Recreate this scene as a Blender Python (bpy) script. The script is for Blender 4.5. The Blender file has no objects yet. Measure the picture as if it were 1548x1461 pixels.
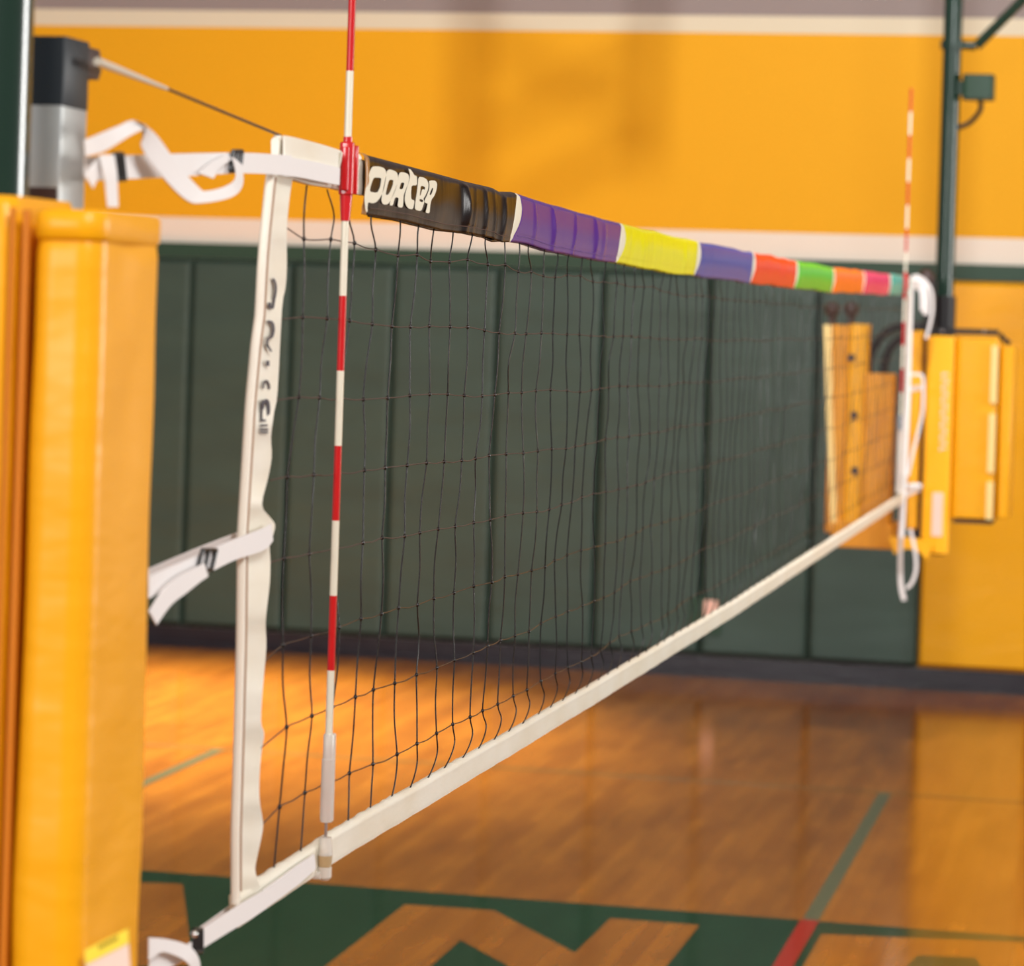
import bpy, math, random
from math import sin, cos, pi
from mathutils import Vector
from mathutils.geometry import tessellate_polygon
random.seed(11)
SC = bpy.context.scene
COL = SC.collection

# ------------------------------------------------------------------ camera
FPX, CX, CY = 4475.9, 774.0, 487.2
YAW, PITCH, ROLL = math.radians(12.3056), math.radians(-0.2256), math.radians(1.8259)
CAM = Vector((1.0785, -3.8651, 2.0281))
fwd = Vector((-sin(YAW)*cos(PITCH), cos(YAW)*cos(PITCH), sin(PITCH)))
r0 = Vector((cos(YAW), sin(YAW), 0)); u0 = r0.cross(fwd)
rgt = cos(ROLL)*r0 + sin(ROLL)*u0
upv = -sin(ROLL)*r0 + cos(ROLL)*u0
def at(x, y, ax, v):
    """the place in the gym seen at a spot of the photograph, on the plane axis ax = v"""
    d = fwd + (x-CX)/FPX*rgt - (y-CY)/FPX*upv
    return CAM + d*((v-CAM[ax])/d[ax])
cd = bpy.data.cameras.new('camera'); cam = bpy.data.objects.new('camera', cd); COL.objects.link(cam)
from mathutils import Matrix
m3 = Matrix((rgt, upv, -fwd)).transposed()
cam.matrix_world = Matrix.Translation(CAM) @ m3.to_4x4()
cd.sensor_fit = 'HORIZONTAL'; cd.sensor_width = 36.0; cd.lens = FPX/1548*36
cd.shift_x = 0.0; cd.shift_y = -(1461/2-CY)/1548
cd.dof.use_dof = True; cd.dof.focus_distance = 4.75; cd.dof.aperture_fstop = 5.9
cd.clip_start = 0.05
SC.camera = cam

# ------------------------------------------------------------------ light and exposure
SC.view_settings.view_transform = 'Standard'; SC.view_settings.look = 'None'
SC.view_settings.gamma = 1.0; SC.view_settings.use_curve_mapping = False
SC.view_settings.exposure = 0.22
W = bpy.data.worlds.new('world'); SC.world = W; W.use_nodes = True
bg = W.node_tree.nodes['Background']; bg.inputs[0].default_value = (.98, .98, 1.0, 1); bg.inputs[1].default_value = 0.36
def area(name, loc, target, size, power, color=(.97, .985, 1), shape='SQUARE', sy=None):
    l = bpy.data.lights.new(name, 'AREA'); l.energy = power; l.size = size; l.color = color
    if sy: l.shape = 'RECTANGLE'; l.size_y = sy
    o = bpy.data.objects.new(name, l); COL.objects.link(o); o.location = loc
    o.rotation_euler = (Vector(target)-Vector(loc)).to_track_quat('-Z', 'Y').to_euler()
    return o
LAMP = Vector((0.5, 4.5, 6.8))
area('hall_lamp', LAMP, (-1.2, 12.6, 2.4), 0.62, 430)
area('hall_lamp', (3.5, -5.5, 5.6), (0, 1.5, 1.8), 1.6, 330)
area('added_glint_light', (9.8, 7.4, 2.9), (0, 1, 2.0), 2.2, 520, (1, .98, .95), sy=2.6)  # unseen light added for glints on the sleeve creases and near mast
area('added_glint_light', (-3.4, -9.5, 3.3), (0, -1, 1.9), 2.2, 300, (1, .98, .95))  # unseen light added for the pale highlight on the near pad
sl_ = bpy.data.lights.new('added_floor_spot', 'SPOT'); sl_.energy = 13500; sl_.color = (1, .93, .76); sl_.spot_size = math.radians(48); sl_.spot_blend = 1; sl_.shadow_soft_size = .3  # spot added to make the bright patch on the floor at left
so_ = bpy.data.objects.new('added_floor_spot', sl_); COL.objects.link(so_); so_.location = (-4.7, 12.0, 6.9)
so_.rotation_euler = (Vector((-4.0, 9.6, 0))-so_.location).to_track_quat('-Z', 'Y').to_euler()

# ------------------------------------------------------------------ materials
def lin(c):
    return tuple(((v/255)/12.92 if v/255 <= .04045 else ((v/255+.055)/1.055)**2.4) for v in c)+(1,)
MATS = {}
def mat(name, rgb, rough=.5, metal=0, bump=None, vary=None, coat=0, spec=.5, trans=0, aniso=None, sheen=0, ior=1.45):
    if name in MATS: return MATS[name]
    m = bpy.data.materials.new(name); m.use_nodes = True; N = m.node_tree.nodes; L = m.node_tree.links
    b = N['Principled BSDF']; b.inputs['Base Color'].default_value = lin(rgb)
    b.inputs['Roughness'].default_value = rough; b.inputs['Metallic'].default_value = metal
    b.inputs['Coat Weight'].default_value = coat; b.inputs['Specular IOR Level'].default_value = spec
    b.inputs['Transmission Weight'].default_value = trans; b.inputs['IOR'].default_value = ior
    b.inputs['Sheen Weight'].default_value = sheen
    if bump or vary:
        tc = N.new('ShaderNodeTexCoord'); mp = N.new('ShaderNodeMapping'); L.new(tc.outputs['Object'], mp.inputs[0])
    if vary:   # (other colour, scale xyz, amount)
        mp2 = N.new('ShaderNodeMapping'); L.new(tc.outputs['Object'], mp2.inputs[0]); mp2.inputs['Scale'].default_value = vary[1]
        nz = N.new('ShaderNodeTexNoise'); nz.inputs['Scale'].default_value = 1; nz.inputs['Detail'].default_value = 4
        L.new(mp2.outputs[0], nz.inputs['Vector'])
        rp = N.new('ShaderNodeMapRange'); rp.inputs[1].default_value = .35; rp.inputs[2].default_value = .68; rp.inputs[4].default_value = vary[2]
        L.new(nz.outputs[0], rp.inputs[0])
        mx = N.new('ShaderNodeMix'); mx.data_type = 'RGBA'; mx.inputs[6].default_value = lin(rgb); mx.inputs[7].default_value = lin(vary[0])
        L.new(rp.outputs[0], mx.inputs[0]); L.new(mx.outputs[2], b.inputs['Base Color'])
    if bump:   # (scale xyz, strength, distance, rotation)
        mp.inputs['Scale'].default_value = bump[0]
        if len(bump) > 3: mp.inputs['Rotation'].default_value = bump[3]
        nb = N.new('ShaderNodeTexNoise'); nb.inputs['Scale'].default_value = 1; nb.inputs['Detail'].default_value = 3
        L.new(mp.outputs[0], nb.inputs['Vector'])
        bp = N.new('ShaderNodeBump'); bp.inputs['Strength'].default_value = bump[1]; bp.inputs['Distance'].default_value = bump[2]
        L.new(nb.outputs[0], bp.inputs['Height']); L.new(bp.outputs[0], b.inputs['Normal'])
    MATS[name] = m
    return m

def wood_material(name):
    m = bpy.data.materials.new(name); m.use_nodes = True; N = m.node_tree.nodes; L = m.node_tree.links
    b = N['Principled BSDF']
    tc = N.new('ShaderNodeTexCoord'); mp = N.new('ShaderNodeMapping'); L.new(tc.outputs['Object'], mp.inputs[0])
    mp.inputs['Rotation'].default_value = (0, 0, pi/2)
    br = N.new('ShaderNodeTexBrick'); L.new(mp.outputs[0], br.inputs[0])
    br.inputs['Scale'].default_value = 1; br.inputs['Brick Width'].default_value = .85; br.inputs['Row Height'].default_value = .057
    br.inputs['Mortar Size'].default_value = .0008; br.inputs['Bias'].default_value = -.15
    br.inputs['Color1'].default_value = lin(WOOD1); br.inputs['Color2'].default_value = lin(WOOD2)
    br.inputs['Mortar'].default_value = lin((105, 62, 28)); br.offset = .37
    mp2 = N.new('ShaderNodeMapping'); L.new(tc.outputs['Object'], mp2.inputs[0]); mp2.inputs['Scale'].default_value = (7, 1.6, 1)
    nz = N.new('ShaderNodeTexNoise'); L.new(mp2.outputs[0], nz.inputs['Vector']); nz.inputs['Scale'].default_value = 1; nz.inputs['Detail'].default_value = 5
    rp = N.new('ShaderNodeMapRange'); rp.inputs[1].default_value = .4; rp.inputs[2].default_value = .8; rp.inputs[4].default_value = .65
    L.new(nz.outputs[0], rp.inputs[0])
    mx = N.new('ShaderNodeMix'); mx.data_type = 'RGBA'; L.new(rp.outputs[0], mx.inputs[0]); L.new(br.outputs[0], mx.inputs[6]); mx.inputs[7].default_value = lin(WOOD3)
    L.new(mx.outputs[2], b.inputs['Base Color'])
    b.inputs['Roughness'].default_value = .14; b.inputs['Specular IOR Level'].default_value = .45
    nb = N.new('ShaderNodeTexNoise'); nb.inputs['Scale'].default_value = 5; L.new(tc.outputs['Object'], nb.inputs['Vector'])
    bp = N.new('ShaderNodeBump'); bp.inputs['Strength'].default_value = .08; bp.inputs['Distance'].default_value = .0008
    L.new(nb.outputs[0], bp.inputs['Height']); L.new(bp.outputs[0], b.inputs['Normal'])
    return m
WOOD1, WOOD2, WOOD3 = (164, 100, 28), (146, 84, 22), (112, 58, 14)
WOOD = wood_material('varnished_maple')

YEL = (230, 163, 15)
M_yellow_pad = mat('yellow_vinyl', YEL, .33, bump=((3, 3, 5), .3, .02), spec=.4)
M_near_pad = mat('creased_yellow_vinyl', (234, 162, 14), .34, bump=((4, 4, 10), .32, .02, (0, .75, 0)), spec=.3)
M_orange_pad = mat('orange_yellow_vinyl', (216, 146, 24), .4, bump=((10, 10, 4), .3, .01), vary=((190, 118, 20), (20, 20, 5), .7))  # deeper orange yellow with random tone patches
M_seam = mat('pad_piping', (196, 112, 16), .5)
M_green_pad = mat('green_vinyl', (54, 73, 63), .42, bump=((1.5, 1, 5), .5, .02), vary=((47, 64, 55), (2, 1, 5), .7))
M_green_board = mat('green_board', (34, 62, 44), .5)
M_green_steel = mat('green_enamel_steel', (8, 38, 24), .22, coat=.3)
M_green_box = mat('green_enamel_box', (16, 50, 30), .4)
M_green_paint = mat('green_floor_paint', (18, 52, 30), .12, vary=((26, 62, 38), (9, 3, 1), .5), bump=((6, 6, 1), .1, .001))
M_line = mat('grey_green_floor_line', (92, 92, 66), .12)
M_red_line = mat('red_floor_line', (160, 34, 20), .12)
M_black = mat('black_steel', (14, 9, 10), .4)
M_dark = mat('dark_cap_plastic', (22, 30, 36), .5)
M_brown = mat('brown_black_plastic', (60, 40, 34), .4)
M_rubber = mat('black_rubber', (30, 26, 34), .3, bump=((9, 9, 20), .4, .01))
M_alu = mat('brushed_aluminium', (205, 208, 206), .38, metal=.75, bump=((90, 90, 3), .15, .001))
M_chrome = mat('chrome', (225, 225, 225), .12, metal=1)
M_cable = mat('coated_cable', (70, 46, 32), .4)
M_tape = mat('white_vinyl_tape', (238, 234, 220), .4, bump=((60, 25, 60), .3, .002), vary=((226, 214, 188), (12, 6, 12), .5))
M_web = mat('white_webbing', (234, 230, 228), .65, bump=((30, 300, 300), .25, .001))
M_rod_sleeve = mat('cream_fabric_sleeve', (236, 228, 212), .45)
M_groove = mat('tan_seam', (176, 142, 116), .6)
M_cord = mat('black_cord', (16, 10, 9), .25, bump=((600, 600, 600), .6, .001), spec=.6)
M_rcord = mat('brown_cord', (70, 50, 42), .5, bump=((600, 600, 600), .6, .001))
M_red = mat('red_gloss', (196, 14, 16), .25)
M_white_gloss = mat('white_gloss', (226, 220, 200), .22)
M_redp = mat('red_plastic', (198, 20, 28), .22, coat=.2)
M_clear = mat('cloudy_plastic', (240, 232, 220), .25, trans=.35)
M_amber = mat('amber_cloudy_plastic', (214, 184, 138), .3, trans=.4)
M_ink = mat('navy_ink', (44, 40, 58), .5)
M_logo = mat('cream_print', (236, 232, 212), .4)
M_labelw = mat('pale_label', (232, 206, 190), .5)
M_labely = mat('yellow_label', (240, 214, 60), .5)
M_white_strip = mat('cream_strip', (236, 208, 136), .5)
def vinyl(n, c): return mat('vinyl_'+n, c, .24, spec=.3, ior=1.2 if n in ('black', 'purple') else 1.15, bump=((35, 45, 8), .25, .003))
PANELS = [('black', (24, 14, 13)), ('purple', (84, 34, 136)), ('yellow', (232, 226, 20)), ('blue', (44, 66, 160)), ('red', (232, 48, 22)),
          ('green', (70, 190, 50)), ('orange', (250, 112, 22)), ('pink', (232, 28, 110)), ('teal', (66, 184, 172))]

# ------------------------------------------------------------------ mesh building
class MB:
    def __init__(s): s.v = []; s.f = []; s.mi = []; s.m = []
    def mm(s, m):
        if m not in s.m: s.m.append(m)
        return s.m.index(m)
    def add(s, vs, fs, m):
        o = len(s.v); k = s.mm(m); s.v += [tuple(v) for v in vs]
        for f in fs: s.f.append([i+o for i in f]); s.mi.append(k)
    def box(s, a, b, m, shear=None):
        x0, y0, z0 = a; x1, y1, z1 = b
        vs = [(x0,y0,z0),(x1,y0,z0),(x1,y1,z0),(x0,y1,z0),(x0,y0,z1),(x1,y0,z1),(x1,y1,z1),(x0,y1,z1)]
        s.add(vs, [(3,2,1,0),(4,5,6,7),(0,1,5,4),(1,2,6,5),(2,3,7,6),(3,0,4,7)], m)
    def rbox(s, a, b, m, r=.01, n=4):
        """box whose vertical edges are rounded"""
        x0, y0, z0 = a; x1, y1, z1 = b; r = min(r, (x1-x0)/2.01, (y1-y0)/2.01); ring = []
        for cx, cy, a0 in ((x1-r,y1-r,0),(x0+r,y1-r,pi/2),(x0+r,y0+r,pi),(x1-r,y0+r,1.5*pi)):
            for i in range(n+1):
                t = a0+pi/2*i/n; ring.append((cx+r*cos(t), cy+r*sin(t)))
        s.prismz(ring, z0, z1, m, min(r*.4, (z1-z0)*.2))
    def prismz(s, ring, z0, z1, m, e=0):
        e = min(e, .004)
        cx = sum(p[0] for p in ring)/len(ring); cy = sum(p[1] for p in ring)/len(ring); N = len(ring)
        lv = [(z0, e), (z0+e, 0), (z1-e, 0), (z1, e)] if e else [(z0, 0), (z1, 0)]
        vs = []
        for z, ins in lv:
            for x, y in ring:
                d = math.hypot(x-cx, y-cy) or 1; k = 1-ins/d; vs.append((cx+(x-cx)*k, cy+(y-cy)*k, z))
        fs = [tuple(range(N))[::-1], tuple(range(len(vs)-N, len(vs)))]
        for j in range(len(lv)-1):
            for i in range(N): fs.append((j*N+i, j*N+(i+1)%N, (j+1)*N+(i+1)%N, (j+1)*N+i))
        s.add(vs, fs, m)
    def tube(s, pts, r, m, n=8, cap=True):
        pts = [Vector(p) for p in pts]; rs = r if isinstance(r, (list, tuple)) else [r]*len(pts)
        vs = []; t = (pts[1]-pts[0]).normalized(); ref = Vector((0,0,1)) if abs(t.z) < .9 else Vector((1,0,0)); nrm = t.cross(ref).normalized()
        for i, p in enumerate(pts):
            t = (pts[min(i+1, len(pts)-1)]-pts[max(i-1, 0)]).normalized()
            nrm = (nrm-t*nrm.dot(t)).normalized(); bn = t.cross(nrm)
            for k in range(n):
                a = 2*pi*k/n; vs.append(p+(nrm*cos(a)+bn*sin(a))*rs[i])
        fs = []
        for i in range(len(pts)-1):
            for k in range(n): fs.append((i*n+k, i*n+(k+1)%n, (i+1)*n+(k+1)%n, (i+1)*n+k))
        if cap: fs += [tuple(range(n))[::-1], tuple(range(len(vs)-n, len(vs)))]
        s.add(vs, fs, m)
    def ball(s, c, r, m, nu=8, nv=6, sz=(1,1,1)):
        vs = []; fs = []
        for j in range(nv+1):
            th = pi*j/nv
            for i in range(nu):
                ph = 2*pi*i/nu; vs.append((c[0]+r*sz[0]*sin(th)*cos(ph), c[1]+r*sz[1]*sin(th)*sin(ph), c[2]+r*sz[2]*cos(th)))
        for j in range(nv):
            for i in range(nu): fs.append((j*nu+i, (j+1)*nu+i, (j+1)*nu+(i+1)%nu, j*nu+(i+1)%nu))
        s.add(vs, fs, m)
    def sheet(s, A, B, th, m):
        """ribbon between edge lines A and B, with real thickness"""
        A = [Vector(p) for p in A]; B = [Vector(p) for p in B]; n = len(A); vs = []
        for i in range(n):
            t = A[min(i+1, n-1)]-A[max(i-1, 0)]+B[min(i+1, n-1)]-B[max(i-1, 0)]
            nn = t.cross(B[i]-A[i]); nn = nn.normalized() if nn.length > 1e-9 else Vector((1,0,0))
            if i and nn.dot(last) < -.3: nn = -nn
            last = nn
            vs += [A[i]+nn*th/2, B[i]+nn*th/2, B[i]-nn*th/2, A[i]-nn*th/2]
        fs = []
        for i in range(n-1):
            for k in range(4): fs.append((i*4+k, i*4+(k+1)%4, i*4+4+(k+1)%4, i*4+4+k))
        fs += [(3,2,1,0), (n*4-4, n*4-3, n*4-2, n*4-1)]
        s.add(vs, fs, m)
    def poly(s, loops, fn, th, m):
        """flat lettering: loops (outline, holes) in 2-D, fn(p, lift) gives the place in 3-D"""
        tri = tessellate_polygon([[Vector((p[0], p[1], 0)) for p in l] for l in loops])
        flat = [p for l in loops for p in l]; n = len(flat)
        vs = [fn(p, th) for p in flat]+[fn(p, 0) for p in flat]
        fs = [tuple(t) for t in tri]; o = 0
        for l in loops:
            k = len(l)
            for i in range(k): fs.append((o+i, o+(i+1)%k, n+o+(i+1)%k, n+o+i))
            o += k
        s.add(vs, fs, m)
    def build(s, name, parent=None, smooth=35, kind=None, label=None):
        me = bpy.data.meshes.new(name); me.from_pydata(s.v, [], s.f)
        for m in s.m: me.materials.append(m)
        me.polygons.foreach_set('material_index', s.mi); me.update()
        import bmesh
        bm = bmesh.new(); bm.from_mesh(me); bmesh.ops.recalc_face_normals(bm, faces=bm.faces); bm.to_mesh(me); bm.free()
        if smooth:
            me.polygons.foreach_set('use_smooth', [True]*len(me.polygons))
            try: me.set_sharp_from_angle(angle=math.radians(smooth))
            except Exception: pass
        o = bpy.data.objects.new(name, me); COL.objects.link(o)
        if parent: o.parent = parent; o.matrix_parent_inverse = parent.matrix_world.inverted()
        if kind: o['kind'] = kind
        if label: o['label'] = label
        return o
def thing(name, label, cat, loc, group=None):
    o = bpy.data.objects.new(name, None); COL.objects.link(o); o.empty_display_size = .05
    o.matrix_world = Matrix.Translation(Vector(loc)); o.location = loc
    tag(o, label, cat, group); return o
def tag(o, label, cat, group=None):
    o['label'] = label; o['category'] = cat
    if group: o['group'] = group
    return o
def spline(pts, n=6):
    pts = [Vector(p) for p in pts]; out = []
    P = [pts[0]*2-pts[1]]+pts+[pts[-1]*2-pts[-2]]
    for i in range(1, len(P)-2):
        for k in range(n):
            t = k/n; a, b, c, d = P[i-1], P[i], P[i+1], P[i+2]
            out.append(.5*((2*b)+(c-a)*t+(2*a-5*b+4*c-d)*t*t+(-a+3*b-3*c+d)*t**3))
    out.append(pts[-1]); return out
def lerp_table(tab, x):
    if x <= tab[0][0]: return tab[0][1]
    for (a, b), (c, d) in zip(tab, tab[1:]):
        if x <= c: return b+(d-b)*(x-a)/(c-a)
    return tab[-1][1]
def fq(loops):  return loops

# ================================================================== the hall
YW = 12.66
Z_BASE, Z_PAD, Z_BOARD, Z_W1, Z_Y, Z_W2 = .12, 2.272, 2.364, 2.512, 3.628, 3.725
b = MB(); b.box((-9, -9, -.1), (8, YW+.2, 0), WOOD); floor = b.build('floor', kind='structure', smooth=0)

def band_wall():
    m = bpy.data.materials.new('painted_block_wall'); m.use_nodes = True; N = m.node_tree.nodes; L = m.node_tree.links
    B = N['Principled BSDF']; B.inputs['Roughness'].default_value = .6; B.inputs['Specular IOR Level'].default_value = .2
    tc = N.new('ShaderNodeTexCoord'); sp = N.new('ShaderNodeSeparateXYZ'); L.new(tc.outputs['Object'], sp.inputs[0])
    prev = lin((222, 210, 194))
    cur = None
    def step(z, col):
        nonlocal cur
        g = N.new('ShaderNodeMath'); g.operation = 'GREATER_THAN'; L.new(sp.outputs[2], g.inputs[0]); g.inputs[1].default_value = z
        x = N.new('ShaderNodeMix'); x.data_type = 'RGBA'; L.new(g.outputs[0], x.inputs[0])
        if cur is None: x.inputs[6].default_value = prev
        else: L.new(cur, x.inputs[6])
        x.inputs[7].default_value = lin(col); cur = x.outputs[2]
    step(Z_W1, (221, 159, 17)); step(Z_Y, (210, 200, 174)); step(Z_W2, (140, 128, 124))
    L.new(cur, B.inputs['Base Color'])
    nb = N.new('ShaderNodeTexNoise'); nb.inputs['Scale'].default_value = 3; L.new(tc.outputs['Object'], nb.inputs['Vector'])
    bp = N.new('ShaderNodeBump'); bp.inputs['Strength'].default_value = .1; bp.inputs['Distance'].default_value = .01
    L.new(nb.outputs[0], bp.inputs['Height']); L.new(bp.outputs[0], B.inputs['Normal'])
    return m
b = MB(); b.box((-9, YW, 0), (8, YW+.2, 7.2), band_wall()); b.build('wall_back', kind='structure', smooth=0)
b = MB(); b.box((-9, -9, 7.2), (8, YW+.2, 7.4), mat('ceiling_paint', (216, 206, 190), .8)); b.build('ceiling', kind='structure', smooth=0)
b = MB(); b.box((-9, YW-.022, 0), (8, YW, Z_BASE), M_rubber); b.box((-9, YW-.034, 0), (8, YW-.022, .03), M_rubber); b.build('baseboard_back', kind='structure')
b = MB(); b.box((-9, YW-.035, Z_PAD+.004), (8, YW, Z_BOARD), M_green_board); b.build('trim_1', kind='structure')

# wall pads, 0.61 m wide
def pad_mesh(x0, x1, m):
    b = MB(); nx, nz = 40, 80; g = .0012; yb = YW-.001; D = .05; z0, z1 = Z_BASE+.004, Z_PAD
    vs = []; fs = []
    for j in range(nz+1):
        for i in range(nx+1):
            u = i/nx; v = j/nz; e = min(u, 1-u)*(x1-x0); ez = min(v, 1-v)*(z1-z0)
            e = .03-math.hypot(max(0, .03-e), max(0, .03-ez)); k = max(0, 1-(1-max(0, e)/.03)**2)**.5
            vs.append((x0+g+(x1-x0-2*g)*u, yb-.012-(D-.012)*k-.002*sin(9*v+x0*7)*k, z0+(z1-z0)*v))
    W_ = nx+1
    for j in range(nz):
        for i in range(nx): fs.append((j*W_+i, j*W_+i+1, (j+1)*W_+i+1, (j+1)*W_+i))
    n = len(vs); border = [i for i in range(W_)]+[j*W_+nx for j in range(1, nz+1)]+[nz*W_+i for i in range(nx-1, -1, -1)]+[j*W_ for j in range(nz-1, 0, -1)]
    vs += [(vs[i][0], yb, vs[i][2]) for i in border]; q = len(border)
    for k in range(q): fs.append((border[k], n+k, n+(k+1)%q, border[(k+1)%q]))
    fs.append(tuple(n+k for k in range(q)))
    b.add(vs, fs, m); return b
ordn = ['first', 'second', 'third', 'fourth', 'fifth', 'sixth', 'seventh', 'eighth', 'ninth']
X_S = -3.214
for k in range(-4, 5):
    o = pad_mesh(X_S+.61*k, X_S+.61*(k+1), M_green_pad).build('wall_pad')
    n = 4-k
    lab = ('dark green wall pad, directly beside the yellow wall pads' if n == 0 else
           'dark green wall pad, %s to the left of the yellow wall pads' % ordn[n])
    tag(o, lab, 'wall pad', 'green wall pads')
for k in range(5, 8):
    o = pad_mesh(X_S+.61*k, X_S+.61*(k+1), M_yellow_pad).build('wall_pad')
    tag(o, ['yellow wall pad that meets the green wall pads', 'yellow wall pad at the right edge, second beyond the green pads', 'yellow wall pad, third beyond the green pads'][k-5], 'wall pad', 'yellow wall pads')

# wall socket; a dark slab on the pad stands for the recess shade
c = at(1066, 930, 1, YW-.055)
t = thing('wall_outlet', 'small pinkish wall outlet in a recess painted dark, low on a green wall pad', 'outlet', c)
b = MB(); b.box((c.x-.09, YW-.062, c.z-.11), (c.x+.09, YW-.048, c.z+.1), M_green_board); b.build('recess_shade_slab', t)
b = MB(); b.box((c.x-.005, YW-.07, c.z-.02), (c.x+.07, YW-.06, c.z+.085), mat('pink_plate', (240, 190, 170), .4)); b.build('cover_plate', t)

# floor markings
def floorpoly(name, pts, z, m, label=None):
    b = MB(); b.poly([[(p[0], p[1]) for p in pts]], lambda p, h: (p[0], p[1], z+h-.0006), .0006, m)
    return b.build(name, floor, smooth=0, label=label)
YG = 6.12
floorpoly('painted_border', [(-9, 1.5), (-9, YG), (8, YG), (8, 1.5)], .0012, M_green_paint, 'dark green painted border band')
def fl(x, y): p = at(x, y, 2, 0); return (p.x, p.y)
def ext(a, b_, k): return (a[0]+(b_[0]-a[0])*k, a[1]+(b_[1]-a[1])*k)
a1, a2 = fl(612, 1369), fl(747, 1378); v1 = fl(869, 1442); a3, a4 = fl(923, 1390), fl(1057, 1400)
l1 = fl(500, 1456); apex = fl(696, 1422); i1 = fl(652, 1461); i2 = fl(767, 1461); r1 = fl(1008, 1461)
floorpoly('court_letter', [a1, a2, v1, a3, a4, ext(a4, r1, 2.2), ext(a3, v1, 2.9), ext(apex, i2, 3.2), apex, ext(apex, i1, 3.2), ext(a1, l1, 2.2)], .0022, WOOD, 'bare wood letter N left in the green border')
e1, e2 = fl(1241, 1414), fl(1700, 1432); e3 = fl(1214, 1461); h1 = fl(1387, 1446); h2 = fl(1475, 1450)
floorpoly('court_letter', [e1, e2, (e2[0], 4.2), ext(e1, e3, 3)], .0022, WOOD, 'bare wood letter at the right of the red line')
floorpoly('letter_gap', [h1, h2, (h2[0]+.1, 5.2), (h1[0]-.06, 5.2)], .003, M_green_paint)
floorpoly('court_letter', [fl(200, 1335), fl(276, 1338), fl(292, 1461), fl(200, 1461)], .0022, WOOD, 'bare wood letter beside the yellow pad')
floorpoly('court_line', [(-.032, YG), (.024, YG), (.024, 8.93), (-.032, 8.93)], .0012, M_line, 'grey green line running under the net')
floorpoly('court_line', [(-.036, 1.6), (.026, 1.6), (.026, YG), (-.036, YG)], .0034, M_red_line, 'red line across the green border')
floorpoly('court_line', [(-8, 8.93), (3, 8.93), (3, 8.965), (-8, 8.965)], .0018, mat('faint_floor_line', (124, 98, 52), .12), 'thin grey line parallel to the wall')
floorpoly('court_line', [(-3.03, YG), (-2.98, YG), (-2.98, 8.93), (-3.03, 8.93)], .0018, M_line)

# basketball backstop frame that hangs from the ceiling in front of the wall
t = thing('backstop_frame', 'green braced steel frame hanging above the wall', 'frame', (-2.0, 10.1, 7.2))
FY = 10.1
def sh(x, z):      # where the frame member stands that shades wall point (x, z)
    L_ = LAMP; P = Vector((x, YW, z)); k = (FY-L_.y)/(P.y-L_.y); return L_+(P-L_)*k
q = [at(x, y, 1, YW) for x, y in ((705, 60), (705, 330), (975, 60), (975, 250))]
A0, A1 = sh(q[0].x, 7.0), sh(q[1].x, 2.62); B0, B1 = sh(q[2].x, 7.0), sh(q[3].x, 2.86)
b = MB(); zt = 7.2
b.tube([(A1.x, FY, A1.z), (A1.x, FY, zt)], .055, M_green_steel, 12); b.build('hanger_tube', t)
b = MB(); b.tube([(B1.x, FY, B1.z), (B1.x, FY, zt)], .045, M_green_steel, 12); b.build('hanger_tube', t)
for (x0_, y0_, x1_, y1_) in ((705, 40, 990, 200), (990, 60, 730, 200), (980, 205, 760, 320)):
    p0 = at(x0_, y0_, 1, YW); p1 = at(x1_, y1_, 1, YW)
    b = MB(); b.tube([sh(p0.x, p0.z), sh(p1.x, p1.z)], .03, M_green_steel, 10); b.build('brace', t)

# ================================================================== net standards hung from the ceiling
near = thing('net_standard', 'green pole with square metal net post and black cap, near end of net', 'net post', (-.066, -1.1, .95), 'net standards')
b = MB(); b.tube([(-.066, -1.1, .95), (-.066, -1.1, 7.195)], .044, M_green_steel, 32); b.build('mast', near)
Yf = -1.0
xl = at(45, 150, 1, Yf).x; xr = at(95, 150, 1, Yf).x; yb = at(133, 150, 0, xr).y
zc = at(70, 157, 1, Yf).z; ztop = at(70, 54, 1, Yf).z
b = MB(); b.rbox((xl, Yf, .98), (xr, yb, zc), M_alu, .003, 2); b.build('post_tube', near)
b = MB(); b.rbox((xl-.0006, Yf-.0006, zc-.002), (xr+.0006, yb+.0006, ztop), M_dark, .003, 2)
b.build('post_cap', near)
zd = at(70, 283, 1, Yf).z
b = MB(); b.rbox((xl-.001, Yf-.001, zd-.03), (xr-.002, yb-.01, zd), M_brown, .003, 2); b.build('dark_band', near)  # dark brown band on the post front, just above the pad top
pc = at(140, 98, 0, (xl+xr)/2+.005)
b = MB(); b.rbox(((xl+xr)/2-.012, yb-.002, pc.z-.016), ((xl+xr)/2+.012, pc.y+.006, pc.z+.016), M_brown, .004)
b.tube([((xl+xr)/2-.004, pc.y, pc.z), ((xl+xr)/2+.010, pc.y, pc.z)], .0145, M_brown, 20)
b.tube([((xl+xr)/2+.009, pc.y, pc.z), ((xl+xr)/2+.014, pc.y, pc.z)], .005, M_chrome, 12)
b.build('pulley', near)
b = MB(); b.box((-.10, -1.12, 1.35), (.0, yb-.005, 1.38), M_black); b.build('clamp', near)

# net tension cable (its own thing)
p0 = at(147, 93, 0, -.004); p1 = at(252, 134, 0, -.004); p2 = at(424, 205, 0, 0)
t = thing('tension_cable', 'thin brown net cable with bright shiny end, running to the near post', 'cable', p2)
b = MB(); b.tube([p1, p2], .0018, M_cable, 8); b.build('cable', t)
b = MB(); b.tube([p0, p0.lerp(p1, .25), p1], [.0045, .0042, .0022], mat('shiny_cable_sleeve', (236, 226, 206), .25, metal=.3), 10); b.build('cable_sleeve', t)

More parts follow.
